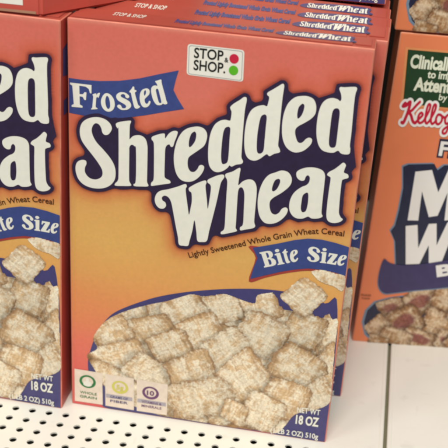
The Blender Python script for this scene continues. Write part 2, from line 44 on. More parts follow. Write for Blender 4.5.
M={"corner":[[-0.003,25.996],[0.0,0.0],[-0.709,26.672]],"green":[[0.712,24.837],[3.591,24.737],[4.319,20.583],[0.985,20.777]],"t_clin":[[1.029,23.559],[3.791,23.598]],"t_impr":[[2.393,22.901],[3.915,22.892]],"t_att":[[1.538,21.908],[4.086,21.916]],"t_by":[[3.522,21.378],[4.185,21.348]],"kel":[[1.05,19.887],[4.482,19.657]],"t_F":[[4.183,17.082],[4.938,17.055]],"M":[[2.731,15.537],[3.939,15.804],[4.717,14.016],[5.204,16.127],[6.306,16.411],[6.576,11.894],[5.598,11.686],[5.423,14.068],[5.005,12.046],[4.36,11.863],[3.483,13.978],[3.601,11.483],[2.787,11.422]],"W":[[2.719,10.929],[3.613,11.105],[3.987,9.101],[4.458,11.277],[5.047,11.375],[5.369,9.483],[5.86,11.571],[6.61,11.708],[5.997,7.968],[5.031,7.838],[4.765,9.438],[4.308,7.726],[3.242,7.588]],"Mback":[[1.764,15.827],[2.152,16.06],[4.044,16.299],[4.363,15.809],[4.806,16.252],[6.561,16.684],[6.739,14.948],[6.863,11.646],[7.039,11.74],[6.333,7.458],[2.509,7.362],[2.108,9.513],[1.639,10.357],[1.902,10.868],[2.01,12.226],[2.035,14.082]],"banner":[[1.481,7.916],[2.003,7.595],[3.127,7.5],[4.74,7.805],[6.473,8.297],[8.704,9.004],[9.297,6.702],[6.898,5.873],[4.393,5.345],[2.8,4.952],[2.019,4.798],[1.522,5.177],[1.297,5.899],[1.298,6.997]],"t_B":[[5.876,6.712],[6.645,6.862]],"bowl":[[1.668,-0.111],[0.982,0.666],[0.607,1.894],[0.733,3.051],[1.336,3.949],[2.479,4.413],[4.028,4.815],[5.554,5.306],[6.914,5.782],[10.971,6.281],[12.235,-0.095],[7.936,-0.049]],"t_small":[[-0.043,3.982],[0.769,3.951]]}
MBIS=[[4.912,4.323,1.275,1.032,0.792,-0.88],[7.139,4.497,1.371,-0.455,-0.124,-1.14],[2.778,3.496,0.983,0.455,0.53,-0.813],[6.856,2.391,1.548,-0.454,-0.273,-1.277],[4.01,2.356,1.164,0.855,0.826,-1.09],[1.943,1.422,0.616,0.819,0.694,-0.819],[5.496,0.735,1.559,-0.461,-0.184,-0.897],[3.436,0.765,1.294,-0.385,-0.209,-0.8],[7.996,0.545,1.276,-0.683,-0.254,-0.905],[2.109,0.268,0.859,-0.226,-0.093,-0.499]]
S2=[[[0.313,0.01],[0.45,0.007],[0.51,0.019],[0.58,0.049],[0.676,0.12],[0.709,0.17],[0.726,0.22],[0.731,0.27],[0.724,0.34],[0.701,0.41],[0.669,0.47],[0.561,0.58],[0.343,0.74],[0.311,0.8],[0.323,0.84],[0.36,0.883],[0.41,0.899],[0.47,0.896],[0.516,0.87],[0.547,0.83],[0.541,0.73],[0.57,0.669],[0.6,0.648],[0.64,0.64],[0.68,0.648],[0.71,0.669],[0.739,0.73],[0.727,0.79],[0.64,0.905],[0.57,0.956],[0.51,0.987],[0.37,1.014],[0.31,1.009],[0.25,0.991],[0.19,0.96],[0.139,0.92],[0.102,0.87],[0.084,0.82],[0.079,0.77],[0.086,0.7],[0.11,0.63],[0.14,0.575],[0.2,0.511],[0.427,0.32],[0.476,0.24],[0.475,0.19],[0.441,0.13],[0.4,0.11],[0.34,0.106],[0.291,0.12],[0.265,0.14],[0.235,0.27],[0.2,0.32],[0.17,0.335],[0.13,0.339],[0.09,0.327],[0.06,0.3],[0.042,0.26],[0.045,0.21],[0.11,0.12],[0.19,0.048],[0.25,0.023]]]

W, H, T = 18.55, 28.5, 2.45       # the wheat cartons
MW, MH, MT = 18.9, 26.05, 2.6     # the carton on the right

# ---------------------------------------------------------------- helpers
def lin(c):
    return tuple(((x/255)/12.92 if x/255 <= .04045 else ((x/255+.055)/1.055)**2.4) for x in c)
MATS = {}
def mat(name, rgb, rough=.45, mottle=.06, mscale=60, bump=.0, spec=.35, gradient=None, attr=False, coat=0.0, attr_fine=0.0):
    if name in MATS: return MATS[name]
    m = bpy.data.materials.new(name); m.use_nodes = True; nt = m.node_tree; N = nt.nodes; K = nt.links
    b = N['Principled BSDF']; b.inputs['Roughness'].default_value = rough
    b.inputs['Specular IOR Level'].default_value = spec
    b.inputs['Coat Weight'].default_value = coat; b.inputs['Coat Roughness'].default_value = .25
    tc = N.new('ShaderNodeTexCoord')
    nz = N.new('ShaderNodeTexNoise'); nz.inputs['Scale'].default_value = mscale; nz.inputs['Detail'].default_value = 5
    K.new(tc.outputs['Object'], nz.inputs['Vector'])
    mx = N.new('ShaderNodeMix'); mx.data_type = 'RGBA'; mx.blend_type = 'MULTIPLY'; mx.inputs[0].default_value = 1
    rp = N.new('ShaderNodeMapRange'); rp.inputs['From Min'].default_value = .3; rp.inputs['From Max'].default_value = .7
    rp.inputs['To Min'].default_value = 1-mottle; rp.inputs['To Max'].default_value = 1+mottle
    K.new(nz.outputs['Fac'], rp.inputs['Value'])
    if attr:
        a = N.new('ShaderNodeAttribute'); a.attribute_name = 'ink'; K.new(a.outputs['Color'], mx.inputs[6])
    else:
        mx.inputs[6].default_value = (*lin(rgb), 1)
    K.new(rp.outputs['Result'], mx.inputs[7]); K.new(mx.outputs[2], b.inputs['Base Color'])
    if bump > 0:
        n2 = N.new('ShaderNodeTexNoise'); n2.inputs['Scale'].default_value = 22; n2.inputs['Detail'].default_value = 3
        K.new(tc.outputs['Object'], n2.inputs['Vector'])
        bp = N.new('ShaderNodeBump'); bp.inputs['Strength'].default_value = bump; bp.inputs['Distance'].default_value = .004
        K.new(n2.outputs['Fac'], bp.inputs['Height']); K.new(bp.outputs['Normal'], b.inputs['Normal'])
    MATS[name] = m; return m
def smudge(m, amount=.10):
    """scuffs and faint dirt on painted steel"""
    nt = m.node_tree; N = nt.nodes; K = nt.links; b = N['Principled BSDF']; src = b.inputs['Base Color'].links[0].from_socket
    tc = N.new('ShaderNodeTexCoord'); cur = src
    for sc_, lo, hi, am, st in ((14, .52, .75, amount*.55, (1, 1, 1)), (60, .63, .72, amount*1.6, (1, 1, 1)), (26, .66, .70, amount, (1, 9, 1)), (22, .67, .70, amount, (8, 1.5, 1))):
        mp = N.new('ShaderNodeMapping'); mp.inputs['Scale'].default_value = st; mp.inputs['Rotation'].default_value = (0, 0, .3*st[0])
        nz = N.new('ShaderNodeTexNoise'); nz.inputs['Scale'].default_value = sc_; nz.inputs['Detail'].default_value = 6
        K.new(tc.outputs['Object'], mp.inputs['Vector']); K.new(mp.outputs['Vector'], nz.inputs['Vector'])
        r = N.new('ShaderNodeMapRange'); r.inputs['From Min'].default_value = lo; r.inputs['From Max'].default_value = hi
        r.inputs['To Max'].default_value = am; K.new(nz.outputs['Fac'], r.inputs['Value'])
        mx = N.new('ShaderNodeMix'); mx.data_type = 'RGBA'; mx.inputs[7].default_value = (*lin((150, 138, 116)), 1)
        K.new(r.outputs['Result'], mx.inputs[0]); K.new(cur, mx.inputs[6]); cur = mx.outputs[2]
        last = r
    K.new(cur, b.inputs['Base Color'])
def new_obj(name, me, parent=None, m=None):
    o = bpy.data.objects.new(name, me); COL.objects.link(o)
    if m: me.materials.append(m)
    if parent: o.parent = parent
    return o
def cr(pts, n=6, closed=True):
    p = np.array(pts, float); Np = len(p); out = []
    for i in range(Np if closed else Np-1):
        g = (lambda k: p[(i+k) % Np]) if closed else (lambda k: p[min(max(i+k, 0), Np-1)])
        p0, p1, p2, p3 = g(-1), g(0), g(1), g(2)
        for k in range(n):
            t = k/n
            out.append(.5*((2*p1)+(-p0+p2)*t+(2*p0-5*p1+4*p2-p3)*t*t+(-p0+3*p1-3*p2+p3)*t**3))
    if not closed: out.append(p[-1])
    return np.array(out)
def fill(loops):
    """triangulate closed loops (holes by even-odd) -> (verts Nx2, faces)"""
    c = bpy.data.curves.new('tmp', 'CURVE'); c.dimensions = '2D'; c.fill_mode = 'BOTH'
    for lp in loops:
        s = c.splines.new('POLY'); s.points.add(len(lp)-1)
        for i, q in enumerate(lp): s.points[i].co = (q[0], q[1], 0, 1)
        s.use_cyclic_u = True
    o = bpy.data.objects.new('tmp', c)
    me = bpy.data.meshes.new_from_object(o)
    v = np.array([x.co[:2] for x in me.vertices]); f = [tuple(p.vertices) for p in me.polygons]
    bpy.data.objects.remove(o); bpy.data.curves.remove(c); bpy.data.meshes.remove(me)
    return v, f
def text_shape(s, bold=0.0):
    c = bpy.data.curves.new('tmp', 'FONT'); c.body = s; c.dimensions = '2D'; c.fill_mode = 'FRONT'; c.offset = bold
    c.resolution_u = 4
    o = bpy.data.objects.new('tmp', c)
    me = bpy.data.meshes.new_from_object(o)
    v = np.array([x.co[:2] for x in me.vertices]); f = [tuple(p.vertices) for p in me.polygons]
    bpy.data.objects.remove(o); bpy.data.curves.remove(c); bpy.data.meshes.remove(me)
    return v, f
class Print:
    """collects flat printed shapes; each piece sits a hair in front of the one before"""
    def __init__(s, mapper, layer): s.v = []; s.f = []; s.map = mapper; s.layer = layer; s.k = 0
    def add(s, vf, step=True):
        v, f = vf; b = len(s.v)
        for q in v: s.v.append(s.map(q[0], q[1], s.layer + s.k*.12))
        s.f += [tuple(b+i for i in t) for t in f]
        if step: s.k = (s.k+1) % 5
    def build(s, name, m, parent):
        me = bpy.data.meshes.new(name); me.from_pydata([Vector(q)*SC for q in s.v], [], s.f); me.update()
        # every printed face looks out of the carton
        return new_obj(name, me, parent, m)
LAY = .014
def front_map(w):
    return lambda u, v, k: (min(max(u, .08), w-.08)-w/2, -LAY*(k+1), max(v, .07))
def top_map(w, h):
    return lambda u, v, k: (u-w/2, v, h+.075+LAY*(k+1))
def on_path(vf, path, height, x0=0., x1=1., xh=None):
    """bend a flat shape along a path; shape height 1 -> height"""
    v, f = vf; v = v.copy(); p = cr(path, 8, False) if len(path) > 2 else np.array(path, float)
    d = np.hypot(*(p[1:]-p[:-1]).T); cum = np.r_[0, np.cumsum(d)]; Lg = cum[-1]
    a, b = v[:, 0].min(), v[:, 0].max(); t = (x0 + (v[:, 0]-a)/(b-a)*(x1-x0))*Lg
    out = np.zeros_like(v)
    for i, tt in enumerate(t):
        j = int(np.clip(np.searchsorted(cum, tt)-1, 0, len(d)-1)); e = (p[j+1]-p[j])/max(d[j], 1e-9)
        q = p[j]+e*(tt-cum[j]); n = np.array([-e[1], e[0]]); out[i] = q+n*v[i, 1]*height
    return out, f
def cap(vf):   # scale so that capital height is 1
    v, f = vf; return v/0.73, f
def ellipse(c, rx, ry, n=40): return [(c[0]+rx*math.cos(i*2*math.pi/n), c[1]+ry*math.sin(i*2*math.pi/n)) for i in range(n)]
def dot_of(p3):
    c = np.array(p3[0]); return ellipse(c, abs(p3[1][0]-c[0]), abs(p3[2][1]-c[1]) if len(p3) > 2 else abs(p3[1][0]-c[0]))

# ---- slab lettering: letters taken from the traced title, made upright and one unit high
def upright(loops, ang, h):
    c, s = math.cos(-ang), math.sin(-ang); out = []
    for l in loops:
        q = np.array(l); out.append(np.c_[q[:, 0]*c-q[:, 1]*s, q[:, 0]*s+q[:, 1]*c])
    lo = out[0].min(0); hi = out[0].max(0); k = h/(hi[1]-lo[1])
    return [cr((q-lo)*k, 4) for q in out]
XH = .73
GL = {'S': upright(G['S'], 0, 1), 'h': upright(G['h'], 0, 1), 'r': upright(G['r'], .05, XH), 'e': upright(G['e'], .12, XH+.02),
      'd': upright(G['d3'], -.0, 1), 'W': upright(G['W'], .3, 1), 'a': upright(G['a'], .05, XH), 't': upright(G['t'], 0, .9)}
GL['Z'] = [np.array(l) for l in S2]
def sc_(l, kx, ky): return [np.array(q)*[kx, ky] for q in l]
GL['$'] = GL['Z']                                     # upright capital s
GL['s'] = sc_(GL['Z'], .80, XH)
GL['o'] = [np.array(ellipse((.29, .36), .29, .38)), np.array(ellipse((.29, .36), .10, .27))]
GL['F'] = [np.array([(0, 0), (.42, 0), (.42, .07), (.32, .12), (.32, .46), (.42, .45), (.47, .34), (.53, .34), (.53, .66), (.47, .66), (.42, .56), (.32, .55), (.32, .9), (.5, .89), (.6, .82), (.66, .66), (.72, .66), (.7, 1), (0, 1), (0, .93), (.09, .88), (.09, .12), (0, .07)])]
GL['B'] = [np.array([(0, 0), (.45, 0), (.6, .04), (.68, .15), (.69, .3), (.63, .43), (.5, .52), (.6, .6), (.65, .72), (.63, .87), (.55, .97), (.42, 1), (0, 1), (0, .93), (.08, .88), (.08, .12), (0, .07)]),
           np.array([(.31, .56), (.31, .9), (.4, .88), (.43, .8), (.43, .66), (.4, .58)]), np.array([(.31, .1), (.31, .48), (.41, .45), (.45, .37), (.45, .2), (.41, .12)])]
GL['i'] = [np.array([(0, 0), (.36, 0), (.36, .06), (.29, .1), (.29, .74), (.1, .74), (0, .70), (0, .64), (.08, .62), (.08, .1), (0, .06)])]
GL['I'] = [np.array(ellipse((.18, .9), .11, .1, 16))]
GL['z'] = [np.array([(0, 0), (.5, 0), (.53, .26), (.47, .26), (.4, .12), (.28, .11), (.5, .62), (.5, .72), (.04, .72), (.02, .48), (.08, .48), (.13, .6), (.24, .61), (0, .1)])]
def word(s, gap=.07, sx=1.0):
    V = []; Fc = []; x = 0; n = 0
    for ch in s:
        if ch == ' ': x += .3; continue
        g = GL[ch]; w = max(q[:, 0].max() for q in g)
        parts = [fill(g)] + ([fill(GL['I'])] if ch == 'i' else [])
        for v, f in parts:
            V.append(v*[sx, 1]+[x, 0]); Fc += [tuple(n+i for i in t) for t in f]; n += len(v)
        x += (w+gap)*sx
        if ch == 'W': x -= .2*sx
    return np.vstack(V), Fc

# ---------------------------------------------------------------- printed photographs of the cereal (ink colours on a fine grid)
rng = np.random.default_rng(3)
def vnoise(x, y, seed):
    xi = np.floor(x).astype(int); yi = np.floor(y).astype(int); fx = x-xi; fy = y-yi
    fx = fx*fx*(3-2*fx); fy = fy*fy*(3-2*fy)
    def hsh(a, b):
        n = (a*374761393+b*668265263+seed*974711) & 0x7fffffff
        n = ((n ^ (n >> 13))*1274126177) & 0x7fffffff
        return ((n ^ (n >> 16)) & 0xffff)/65535.
    return (hsh(xi, yi)*(1-fx)+hsh(xi+1, yi)*fx)*(1-fy)+(hsh(xi, yi+1)*(1-fx)+hsh(xi+1, yi+1)*fx)*fy
def fbm(x, y, seed, o=4):
    r = 0; a = .5
    for i in range(o): r = r+a*vnoise(x*2**i, y*2**i, seed+i*17); a *= .5
    return r/(1-.5**o)
def inpoly(X, Y, p):
    r = np.zeros(X.shape, bool); n = len(p)
    for i in range(n):
        x1, y1 = p[i]; x2, y2 = p[(i+1) % n]
        if y1 == y2: continue
        c = (Y >= min(y1, y2)) & (Y < max(y1, y2)); r ^= c & (X < x1+(Y-y1)*(x2-x1)/(y2-y1))
    return r
def mix(a, b, t): return a*(1-t[..., None])+b*t[..., None]
def A3(c): return np.array(lin(c))
def biscuits(X, Y, items, seed, style, base):
    """each biscuit: a puffed square of crossed shreds under sugar frosting, as the printed photograph shows it"""
    C = np.zeros(X.shape+(3,)); C[:] = A3(base); cover = np.zeros(X.shape, bool)
    n0 = fbm(X*3, Y*3, seed+900, 3)
    C = C*(.6+.8*n0[..., None])
    for i, (cx, cy, ax, ay, bx, by) in enumerate(items):
        det = ax*by-ay*bx; dx = X-cx; dy = Y-cy
        wob = (fbm(X*1.3+i*7, Y*1.3, seed+i, 3)-.5)*.24
        wo2 = (fbm(X*5+i*3, Y*5, seed+i+50, 2)-.5)*.12
        u = (dx*by-dy*bx)/det+wob+wo2; v = (ax*dy-ay*dx)/det-wob*.7+wo2
        r = (np.abs(u)**6+np.abs(v)**6)**(1/6)
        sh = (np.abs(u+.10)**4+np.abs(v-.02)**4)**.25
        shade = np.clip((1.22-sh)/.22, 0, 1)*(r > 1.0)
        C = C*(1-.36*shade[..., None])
        ins = r < 1.0; cover |= ins
        h = np.clip(1-r**3, 0, 1)**.6
        L1 = math.hypot(ax, ay); L2 = math.hypot(bx, by)
        s1 = vnoise(u*L1*13+i, v*L2*1.5+i*3, seed+i*5); s2 = vnoise(u*L1*1.6, v*L2*13+i, seed+i*5+3)
        g = .6*fbm(X*2.1+i*11, Y*2.1, seed+300+i, 4)+.4*fbm(X*7+i*5, Y*7, seed+330+i, 3); g2 = vnoise(X*13, Y*13, seed+700+i); g3 = vnoise(X*22, Y*22, seed+720+i)
        frost = np.clip(.52+.22*math.sin(i*4.1)+(g-.5)*3.8+.30*(g2-.5)+.45*(s1-.5)+.35*(s2-.5)+.8*(h-.75), 0, 1)
        tan = mix(A3(style['dark'])+0*C, A3(style['tan'])+0*C, np.clip(h*1.15-.05+.5*(s1-.5), 0, 1))
        pale = mix(A3(style['pale'])+0*C, A3(style['white'])+0*C, np.clip(g2*.7+g3*.5-.1, 0, 1))
        col = mix(tan, pale, frost*style.get('fr', .9))
        if style.get('glaze') and i % 2 == 0:
            q = np.clip((1-np.hypot(u+.1, v*1.3)/.75)*3, 0, 1)*np.clip(.4+g*1.1, 0, 1)
            col = mix(col, A3(style['glaze'])*(.6+.7*g2[..., None])+0*C, q*.85)
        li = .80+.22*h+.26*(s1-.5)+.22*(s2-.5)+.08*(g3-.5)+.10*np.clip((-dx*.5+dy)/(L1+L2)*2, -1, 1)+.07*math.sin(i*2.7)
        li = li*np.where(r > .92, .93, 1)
        C = np.where(ins[..., None], col*li[..., None], C)
    return np.clip(C, 0, 1), cover
def picture(name, m, parent, w, outline, items, seed, style, base, x0, x1, y0, y1, st, layer):
    xs = np.arange(x0, x1+st*.5, st); ys = np.arange(y0, y1+st*.5, st); X, Y = np.meshgrid(xs, ys)
    keep = inpoly(X, Y, cr(outline, 6))
    C, cov = biscuits(X, Y, items, seed, style, base)
    keep = (keep & cov) if style.get('cut') else keep & (cov | (Y < 9.0))
    keep &= (X > .03) & (X < w-.03) & (Y > .03)
    ny, nx = X.shape; cell = keep[:-1, :-1] & keep[1:, :-1] & keep[:-1, 1:] & keep[1:, 1:]
    idx = -np.ones(X.shape, int); used = np.zeros(X.shape, bool)
    used[:-1, :-1] |= cell; used[1:, :-1] |= cell; used[:-1, 1:] |= cell; used[1:, 1:] |= cell
    idx[used] = np.arange(used.sum())
    mp = front_map(w)
    V = np.c_[X[used]-w/2, np.full(used.sum(), -LAY*(layer+1)), Y[used]]*SC
    jj, ii = np.nonzero(cell)
    F = np.c_[idx[jj, ii], idx[jj, ii+1], idx[jj+1, ii+1], idx[jj+1, ii]]
    return grid_obj(name, V, F, C[used], m, parent)
def grid_obj(name, V, F, C, m, parent):
    me = bpy.data.meshes.new(name)
    me.vertices.add(len(V)); me.vertices.foreach_set('co', V.astype('f').ravel())
    me.loops.add(len(F)*4); me.loops.foreach_set('vertex_index', F.astype('i').ravel())
    me.polygons.add(len(F)); me.polygons.foreach_set('loop_start', (np.arange(len(F))*4).astype('i'))
    me.update(calc_edges=True)
    a = me.color_attributes.new('ink', 'FLOAT_COLOR', 'POINT')
    a.data.foreach_set('color', np.c_[C, np.ones(len(C))].astype('f').ravel())
    me.validate()
    me.polygons.foreach_set('use_smooth', np.ones(len(me.polygons), bool))
    return new_obj(name, me, parent, m)
def carton_mesh(name, w, h, t, mats, bevel=.14):
    """folded board carton: softened edges, faintly bowed sides, side seams; slots 0 side, 1 front, 2 top"""
    bm = bmesh.new(); bmesh.ops.create_cube(bm, size=1)
    for v in bm.verts: v.co = Vector((v.co.x*w, (v.co.y+.5)*t, (v.co.z+.5)*h))
    bmesh.ops.bevel(bm, geom=list(bm.edges), offset=bevel, segments=3, affect='EDGES', profile=.6)
    for v in bm.verts: v.co *= SC
    bm.normal_update()
    for f in bm.faces:
        n = f.normal; big = max(abs(n.x), abs(n.y), abs(n.z))
        f.material_index = 3 if big < .96 else (1 if n.y < -.7 else (2 if n.z > .5 else 0))
    me = bpy.data.meshes.new(name); bm.to_mesh(me); bm.free()
    for m in mats: me.materials.append(m)
    return me
CELL = .6
def warp(root, w, h, bow, seed):
    """the cereal inside bows the front of the carton: print and board are cut into small cells and bent together"""
    todo = []
    def walk(o):
        for c in kids(o):
            todo.append(c); walk(c)
    walk(root); done = set()
    for o in todo:
        me = o.data
        if me is None or me.name in done: continue
        done.add(me.name)
        co = np.empty(len(me.vertices)*3, 'f'); me.vertices.foreach_get('co', co)
        if len(me.vertices) < 12000:
            bm = bmesh.new(); bm.from_mesh(me)
            xs = co[0::3]; zs = co[2::3]
            for ax, lo, hi in ((0, xs.min(), xs.max()), (2, zs.min(), zs.max())):
                k = math.ceil(lo/(CELL*SC)+.01)
                while k*CELL*SC < hi-1e-4:
                    p = [0, 0, 0]; n = [0, 0, 0]; p[ax] = k*CELL*SC+1e-5; n[ax] = 1
                    bmesh.ops.bisect_plane(bm, geom=list(bm.verts)+list(bm.edges)+list(bm.faces), plane_co=p, plane_no=n, dist=1e-7); k += 1
            bm.to_mesh(me); bm.free()
            co = np.empty(len(me.vertices)*3, 'f'); me.vertices.foreach_get('co', co)
        x = co[0::3]/SC; y = co[1::3]/SC; z = co[2::3]/SC
        u = np.clip((x-root_x0(w, root))/w, 0, 1); v = np.clip(z/h, 0, 1)
        a = np.sin(np.pi*u)*np.sin(np.pi*v)
        d = bow*a+.06*a*np.sin(x*.45+seed)*np.sin(z*.36+seed*2)+.015*np.minimum(1, 3*a)*np.sin(x*.8+z*.6+seed)
        d = np.where(y < .22, d, 0)
        co[1::3] = (y-d)*SC; me.vertices.foreach_set('co', co); me.update()
def root_x0(w, root): return 0 if root.get('from_left') else -w/2
def board(name, x0, x1, y0, y1, z0, z1, m, parent, bev=.03, jit=0.0):
    bm = bmesh.new(); bmesh.ops.create_cube(bm, size=1)
    for v in bm.verts: v.co = Vector((x0+(v.co.x+.5)*(x1-x0), y0+(v.co.y+.5)*(y1-y0), z0+(v.co.z+.5)*(z1-z0)))
    if bev: bmesh.ops.bevel(bm, geom=list(bm.edges), offset=bev, segments=2, affect='EDGES')
    for v in bm.verts: v.co *= SC
    me = bpy.data.meshes.new(name); bm.to_mesh(me); bm.free()
    return new_obj(name, me, parent, m)
def empty(name, loc, rot=(0, 0, 0), label='', cat='', group=None):
    o = bpy.data.objects.new(name, None); COL.objects.link(o); o.empty_display_size = .02
    o.location = [c*SC for c in loc]; o.rotation_euler = rot; o['label'] = label; o['category'] = cat
    if group: o['group'] = group
    return o
def kids(o): return [c for c in bpy.data.objects if c.parent == o]
def copy_tree(src, loc, rot, label, group=None, skip=()):
    r = src.copy(); COL.objects.link(r); r.location = [c*SC for c in loc]; r.rotation_euler = rot; r['label'] = label
    if group: r['group'] = group
    def rec(a, b):
        for ch in kids(a):
            if ch.name.split('.')[0] in skip: continue
            c = ch.copy(); COL.objects.link(c); c.parent = b; rec(ch, c)
    rec(src, r); return r

# ---------------------------------------------------------------- materials
ink_paper = mat('printed_board', (0, 0, 0), attr=True, rough=.42, mottle=.035, mscale=420, bump=.12, coat=.25)
ink_photo = mat('printed_photo', (0, 0, 0), attr=True, rough=.42, mottle=.08, mscale=900, bump=.12, coat=.25)
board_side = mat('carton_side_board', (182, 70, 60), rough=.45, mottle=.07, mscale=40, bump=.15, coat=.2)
board_top = mat('carton_top_board', (176, 80, 66), rough=.48, mottle=.09, mscale=30, bump=.3, coat=.15)  # darker than the front board: shade on the tops put into the colour
board_front = mat('carton_front_board', (216, 118, 96), rough=.42, mottle=.05, mscale=60, bump=.15, coat=.25)
navy = mat('navy_ink', (50, 38, 66), rough=.4, mottle=.10, mscale=260, coat=.2)
cream = mat('white_ink', (240, 237, 224), rough=.42, mottle=.025, mscale=260, coat=.2)
blue = mat('blue_ink', (62, 76, 134), rough=.4, mottle=.09, mscale=240, coat=.2)
violet = mat('violet_blue_ink', (72, 68, 118), rough=.4, mottle=.09, mscale=240, coat=.2)
maroon = mat('maroon_ink', (168, 66, 58), rough=.42, mottle=.08, mscale=200, coat=.2)
brown_ink = mat('dark_brown_ink', (74, 40, 26), rough=.45)
black_ink = mat('black_ink', (30, 30, 28), rough=.45)
label_white = mat('label_white_ink', (238, 234, 222), rough=.42, mottle=.02, coat=.2)
red_ink = mat('red_ink', (206, 40, 66), rough=.42, coat=.2)
green_ink = mat('green_ink', (96, 186, 40), rough=.42, coat=.2)
badge_tint = mat('badge_beige_ink', (236, 218, 200), rough=.42, mottle=.06, mscale=300, coat=.2)
badge_blue = mat('badge_grey_blue_ink', (176, 168, 176), rough=.42, mottle=.06, coat=.2)
dk_green = mat('badge_green_ink', (44, 120, 66), rough=.42)
lime = mat('badge_lime_ink', (214, 206, 104), rough=.42)
purple = mat('badge_purple_ink', (112, 70, 112), rough=.42)
grey_ink = mat('grey_ink', (168, 168, 168), rough=.42)

worn = mat('worn_fold_board', (226, 138, 116), rough=.55, mottle=.22, mscale=90)
m_worn = mat('worn_orange_fold', (232, 158, 122), rough=.55, mottle=.2, mscale=90)
# ---------------------------------------------------------------- the frosted wheat carton
def ramp(v, keys):
    ks = np.array([k for k, c in keys]); cs = np.array([A3(c) for k, c in keys])
    return np.stack([np.interp(v, ks, cs[:, i]) for i in range(3)], -1)
def front_panel(parent):
    st = .1; xs = np.linspace(.06, W-.06, 186); ys = np.linspace(.06, H-.06, 286); X, Y = np.meshgrid(xs, ys)
    keys = [(0, (214, 88, 88)), (3, (226, 102, 94)), (6, (233, 122, 96)), (8.5, (234, 148, 92)), (11, (232, 168, 96)), (14, (230, 178, 100)), (17, (227, 170, 98)),
            (19.5, (226, 148, 98)), (22, (224, 126, 100)), (25, (221, 118, 102)), (28.5, (217, 112, 97))]
    C = ramp(Y+(fbm(X*.3, Y*.3, 5, 2)-.5)*1.2, keys)
    bl = cr(L['blob'], 2); bl = np.vstack([bl+(np.roll(bl, -1, 0)-bl)*t for t in (0, .25, .5, .75)]); D = np.full(X.shape, 99.)
    for q in bl: D = np.minimum(D, np.hypot(X-q[0], Y-q[1]))
    C = mix(C, A3((206, 92, 58))+0*C, np.exp(-(D/.75)**2)*.65)
    C = mix(C, A3((120, 50, 46))+0*C, np.exp(-(D/.16)**2)*.75)
    # thin edge where the ink meets the fold
    e = np.minimum(X, W-X); C = mix(C, A3((222, 146, 116))+0*C, np.exp(-(e/.14)**2)*.35)
    e = H-Y; C = mix(C, A3((236, 160, 138))+0*C, np.exp(-(e/.2)**2)*.55)
    ny, nx = X.shape; idx = np.arange(ny*nx).reshape(ny, nx)
    F = np.c_[idx[:-1, :-1].ravel(), idx[:-1, 1:].ravel(), idx[1:, 1:].ravel(), idx[1:, :-1].ravel()]
    V = np.c_[X.ravel()-W/2, np.full(X.size, -LAY), Y.ravel()]*SC
    return grid_obj('front_panel', V, F, C.reshape(-1, 3), ink_paper, parent)
WHEAT = dict(dark=(176, 134, 92), tan=(216, 182, 138), pale=(230, 211, 180), white=(247, 238, 217), fr=.9)
r1 = random.Random(12)
FILL = []
for j in range(5):
    for i in range(8):
        a = r1.uniform(0, 3.1); s = r1.uniform(1.15, 1.45); x = 3.2+i*2.05+r1.uniform(-.4, .4)+(j % 2); y = 9.3-j*2.0+r1.uniform(-.3, .3)
        if abs(x-10) > 6.5 and j == 0: continue
        FILL.append([x, y, s*math.cos(a), s*math.sin(a), -s*math.sin(a), s*math.cos(a)])
